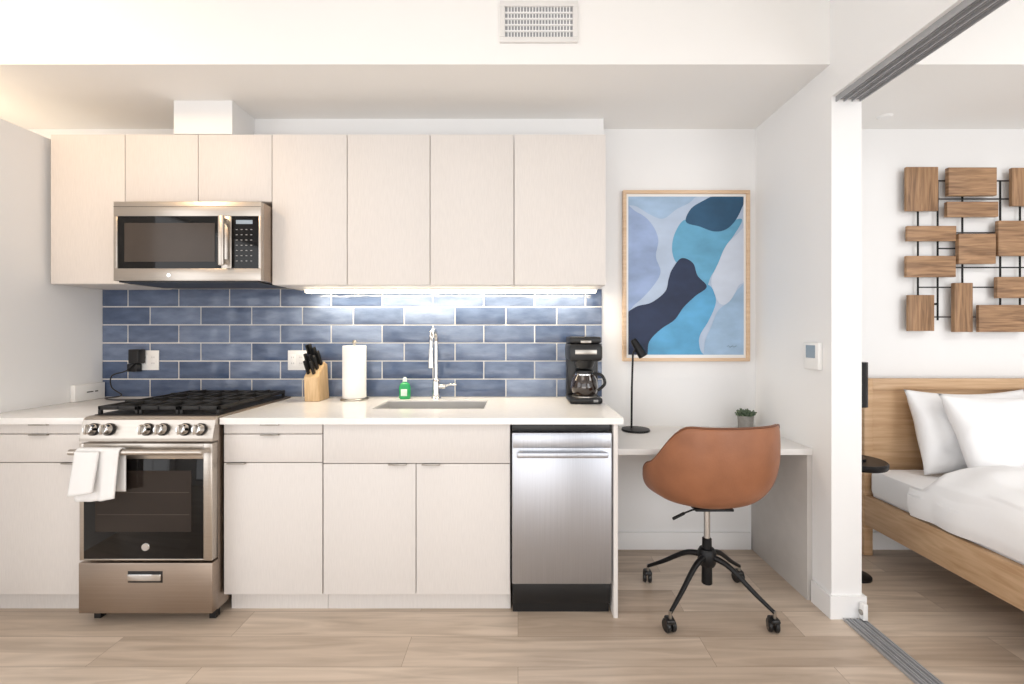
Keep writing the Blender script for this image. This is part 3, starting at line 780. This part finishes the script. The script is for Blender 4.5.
def bed():
    X0, X1 = 2.06, 3.72; HB = 2.735; FT = 0.62
    p = []
    p.append(boxes('headboard_frame', [(X0, X0+0.05, 2.675, HB, 0.0, 1.05), (X1-0.05, X1, 2.675, HB, 0.0, 1.05), (X0+0.05, X1-0.05, 2.675, HB, 0.985, 1.05), (X0+0.05, X1-0.05, 2.675, HB, 0.25, 0.36)], M['oakbed'], 0.003))
    p.append(box('headboard_panel', X0+0.05, X1-0.05, 2.69, 2.715, 0.36, 0.985, M['oakbed']))
    p.append(boxes('rails', [(X0, X0+0.035, FT, 2.675, 0.185, 0.36), (X1-0.035, X1, FT, 2.675, 0.185, 0.36), (X0+0.035, X1-0.035, FT, FT+0.035, 0.185, 0.36)], M['oakbed'], 0.004))
    p.append(box('slat_base', X0+0.035, X1-0.035, FT+0.035, 2.67, 0.25, 0.275, M['oakbed']))
    p.append(boxes('legs', [(X0+0.06, X0+0.12, FT+0.1, FT+0.16, 0, 0.25), (X1-0.12, X1-0.06, FT+0.1, FT+0.16, 0, 0.25), ((X0+X1)/2-.03, (X0+X1)/2+.03, 1.5, 1.56, 0, 0.25)], M['oakbed']))
    p.append(box('mattress', X0+0.012, X1-0.012, FT+0.045, 2.66, 0.362, 0.525, M['linen'], 0.035))
    p.append(box('mattress_base', X0+0.04, X1-0.04, FT+0.045, 2.66, 0.276, 0.37, M['linen']))
    bm = bmesh.new(); nx, ny = 90, 110; g = []
    w0, w1 = X0+0.004, X1-0.004
    prof = catmull([(w0+0.006, 0.375, 0), (w0-0.012, 0.44, 0), (w0+0.0, 0.53, 0), (w0+0.06, 0.60, 0), (w0+0.20, 0.632, 0), (w0+0.55, 0.645, 0), ((w0+w1)/2, 0.65, 0), (w1-0.55, 0.645, 0),
                    (w1-0.20, 0.632, 0), (w1-0.06, 0.60, 0), (w1-0.0, 0.53, 0), (w1+0.012, 0.44, 0), (w1-0.006, 0.375, 0)], 9)
    for i, q in enumerate(prof):
        row = []
        for j in range(ny+1):
            v = j/ny; y = (FT+0.02)+(2.36-FT-0.02)*v
            n1 = noise.noise(Vector((q.x*2.6, y*2.2, 0.3)))
            n2 = noise.noise(Vector((q.x*6+y*3, y*4-q.x*2, 2.3)))
            n3 = 1-abs(noise.noise(Vector((q.x*4-y*2.5, y*3+q.x*1.5, 7.7))))*2
            nn = n1*0.035+n2*0.018+n3*0.018
            z = q.y+nn*(0.3 if q.y < 0.5 else 1); x = q.x+(0.5*nn if (q.y < 0.58) else 0)
            if v > 0.93:
                z -= 0.12*((v-0.93)/0.07)**2.2*(1 if q.y > 0.54 else 0)
            z += 0.03*math.exp(-((v-0.86)/0.06)**2)*(1 if q.y > 0.55 else 0)
            if q.y < 0.4: z = max(z, 0.366)
            row.append(bm.verts.new((x, y, z)))
        g.append(row)
    for i in range(len(g)-1):
        for j in range(ny): bm.faces.new((g[i][j], g[i+1][j], g[i+1][j+1], g[i][j+1]))
    p.append(finish('duvet', bm, M['linen'], True, None))
    def pillow(n, cx, cy, cz, w, h, t, tilt, rz=0, seed=0):
        bm = bmesh.new(); N_ = 34; R = Matrix.Rotation(rz, 3, 'Z') @ Matrix.Rotation(tilt, 3, 'X')
        for sgn in (1, -1):
            g = []
            for i in range(N_+1):
                row = []
                for j in range(N_+1):
                    u = -1+2*i/N_; v = -1+2*j/N_
                    T = t*max(0, (1-abs(u)**2.2)*(1-abs(v)**2.2))**0.5
                    xx = u*w/2*(1-0.07*(1-v*v)*abs(u)**3); zz = v*h/2*(1-0.08*(1-u*u)*abs(v)**3)
                    zz -= 0.012*(1-u*u)*(1 if v > 0 else 0)*v
                    wr = noise.noise(Vector((u*2.4+seed, v*2.4, sgn)))*0.028*(1-max(abs(u), abs(v))**4)
                    wr += (1-abs(noise.noise(Vector((u*3+seed*2, v*2+u, sgn+4))))*3)*0.008*(1-max(abs(u), abs(v))**4)
                    q = R @ Vector((xx, sgn*(T+wr*(1 if T > 0 else 0)), zz)) + Vector((cx, cy, cz))
                    row.append(bm.verts.new(q))
                g.append(row)
            for i in range(N_):
                for j in range(N_): bm.faces.new((g[i][j], g[i+1][j], g[i+1][j+1], g[i][j+1]))
        bmesh.ops.remove_doubles(bm, verts=bm.verts, dist=0.0005)
        return finish(n, bm, M['linen'], True, None)
    t = math.radians(-16)
    p.append(pillow('pillow_1', 2.60, 2.56, 0.765, 0.70, 0.48, 0.09, t, 0, 1))
    p.append(pillow('pillow_2', 3.32, 2.56, 0.765, 0.68, 0.48, 0.09, t, 0, 5))
    t = math.radians(-24)
    p.append(pillow('pillow_3', 2.67, 2.40, 0.765, 0.70, 0.49, 0.10, t, 0.05, 9))
    p.append(pillow('pillow_4', 3.38, 2.40, 0.765, 0.66, 0.49, 0.10, t, -0.05, 13))
    group('bed', p)
bed()
nx_, ny_ = 1.835, 2.45
group('round_side_table', [lathe('top', [(0, 0.602), (0.140, 0.602), (0.145, 0.61), (0.145, 0.63), (0.140, 0.635), (0, 0.635)], (nx_, ny_, 0), M['blackM']),
    cyl('stem', (nx_, ny_, 0.01), (nx_, ny_, 0.603), 0.018, M['blackM']),
    lathe('base', [(0, 0), (0.075, 0), (0.075, 0.01), (0.03, 0.022), (0, 0.022)], (nx_, ny_, 0), M['blackM'])])
group('bedside_lamp', [lathe('shade', [(0.0, 0), (0.062, 0), (0.062, 0.24), (0, 0.24)], (1.828, ny_, 0.925), M['blackM']),
    cyl('stem', (1.828, ny_, 0.64), (1.828, ny_, 0.93), 0.008, M['blackM']),
    lathe('base', [(0, 0), (0.055, 0), (0.055, 0.012), (0.01, 0.02), (0, 0.02)], (1.828, ny_, 0.6355), M['blackM'])])

group('pendant_lamp', [cyl('cord', (-3.15, 2.3, 2.34), (-3.15, 2.3, SOF), 0.004, M['black']),
    lathe('glass_globe', [(0, -0.08), (0.05, -0.065), (0.08, 0), (0.05, 0.065), (0, 0.08)], (-3.15, 2.3, 2.27), M['bulb'])])

# ------------------------------------------------------------------ lights
def area(name, loc, rot, sx, sy, power, color):
    l = bpy.data.lights.new(name, 'AREA'); l.shape = 'RECTANGLE'; l.size = sx; l.size_y = sy; l.energy = power; l.color = color
    o = bpy.data.objects.new(name, l); o.location = loc; o.rotation_euler = rot; col.objects.link(o); return o
def aim(loc, tgt): return (Vector(tgt)-Vector(loc)).to_track_quat('-Z', 'Y').to_euler()
R90 = math.radians(90)
area('window_light_living', (-1.0, REAR+0.03, 1.5), (R90, 0, 0), 3.9, 2.3, 50, (0.985, 0.99, 1.0))
area('fill_light_side', (-3.97, -0.9, 1.5), (R90, 0, -R90), 3.3, 2.3, 48, (0.985, 0.99, 1.0))  # added fill from the left, brightens the partition wall and bedroom
area('window_light_bedroom', (3.35, REAR+0.03, 1.5), (R90, 0, 0), 2.4, 2.3, 66, (0.965, 0.98, 1.0))
area('ceiling_light_living', (-0.8, 0.3, CEIL-0.02), (0, 0, 0), 1.2, 1.2, 15, (1.0, 0.92, 0.84))
area('ceiling_light_bedroom', (3.3, 0.5, CEIL-0.02), (0, 0, 0), 1.0, 1.0, 22, (1.0, 0.98, 0.95))
# added low fill lights without fixtures, aimed up to brighten the soffits
a = (-0.6, -1.4, 0.45); area('fill_up_living', a, aim(a, (-0.5, 2.0, 2.75)), 2.6, 0.7, 22, (1.0, 0.97, 0.94))
a = (3.3, -1.4, 0.45); area('fill_up_bedroom', a, aim(a, (3.3, 2.0, 2.75)), 1.8, 0.7, 20, (1.0, 0.99, 0.98))
area('led_light', (-0.39, 2.668, 1.562), (math.radians(8), 0, 0), 1.66, 0.03, 9.0, (1.0, 0.84, 0.60))
def point(name, loc, power, color, r):
    l = bpy.data.lights.new(name, 'POINT'); l.energy = power; l.color = color; l.shadow_soft_size = r
    o = bpy.data.objects.new(name, l); o.location = loc; col.objects.link(o)
point('pendant_light', (-3.15, 2.16, 2.27), 10, (1.0, 0.74, 0.46), 0.08)
sp = bpy.data.lights.new('kitchen_spot', 'SPOT'); sp.energy = 60; sp.color = (1.0, 0.66, 0.36); sp.spot_size = math.radians(80); sp.spot_blend = 1.0; sp.shadow_soft_size = 0.15
so = bpy.data.objects.new('kitchen_spot', sp); so.location = (-2.45, 0.9, 2.9); col.objects.link(so)
so.rotation_euler = aim(so.location, (-2.1, 2.42, 2.15))

w = bpy.data.worlds.new('world'); scene.world = w; w.use_nodes = True
w.node_tree.nodes['Background'].inputs[0].default_value = (0.95, 0.97, 1.0, 1)
w.node_tree.nodes['Background'].inputs[1].default_value = 1.0

# ------------------------------------------------------------------ camera
cd = bpy.data.cameras.new('camera'); cd.sensor_width = 36; cd.sensor_fit = 'HORIZONTAL'
cd.lens = 450/1024*36; cd.shift_x = -6/1024; cd.shift_y = -8/1024; cd.clip_start = 0.05
co = bpy.data.objects.new('camera', cd); co.location = (0, 0, 1.317); co.rotation_euler = (R90, 0, 0); col.objects.link(co)
scene.camera = co
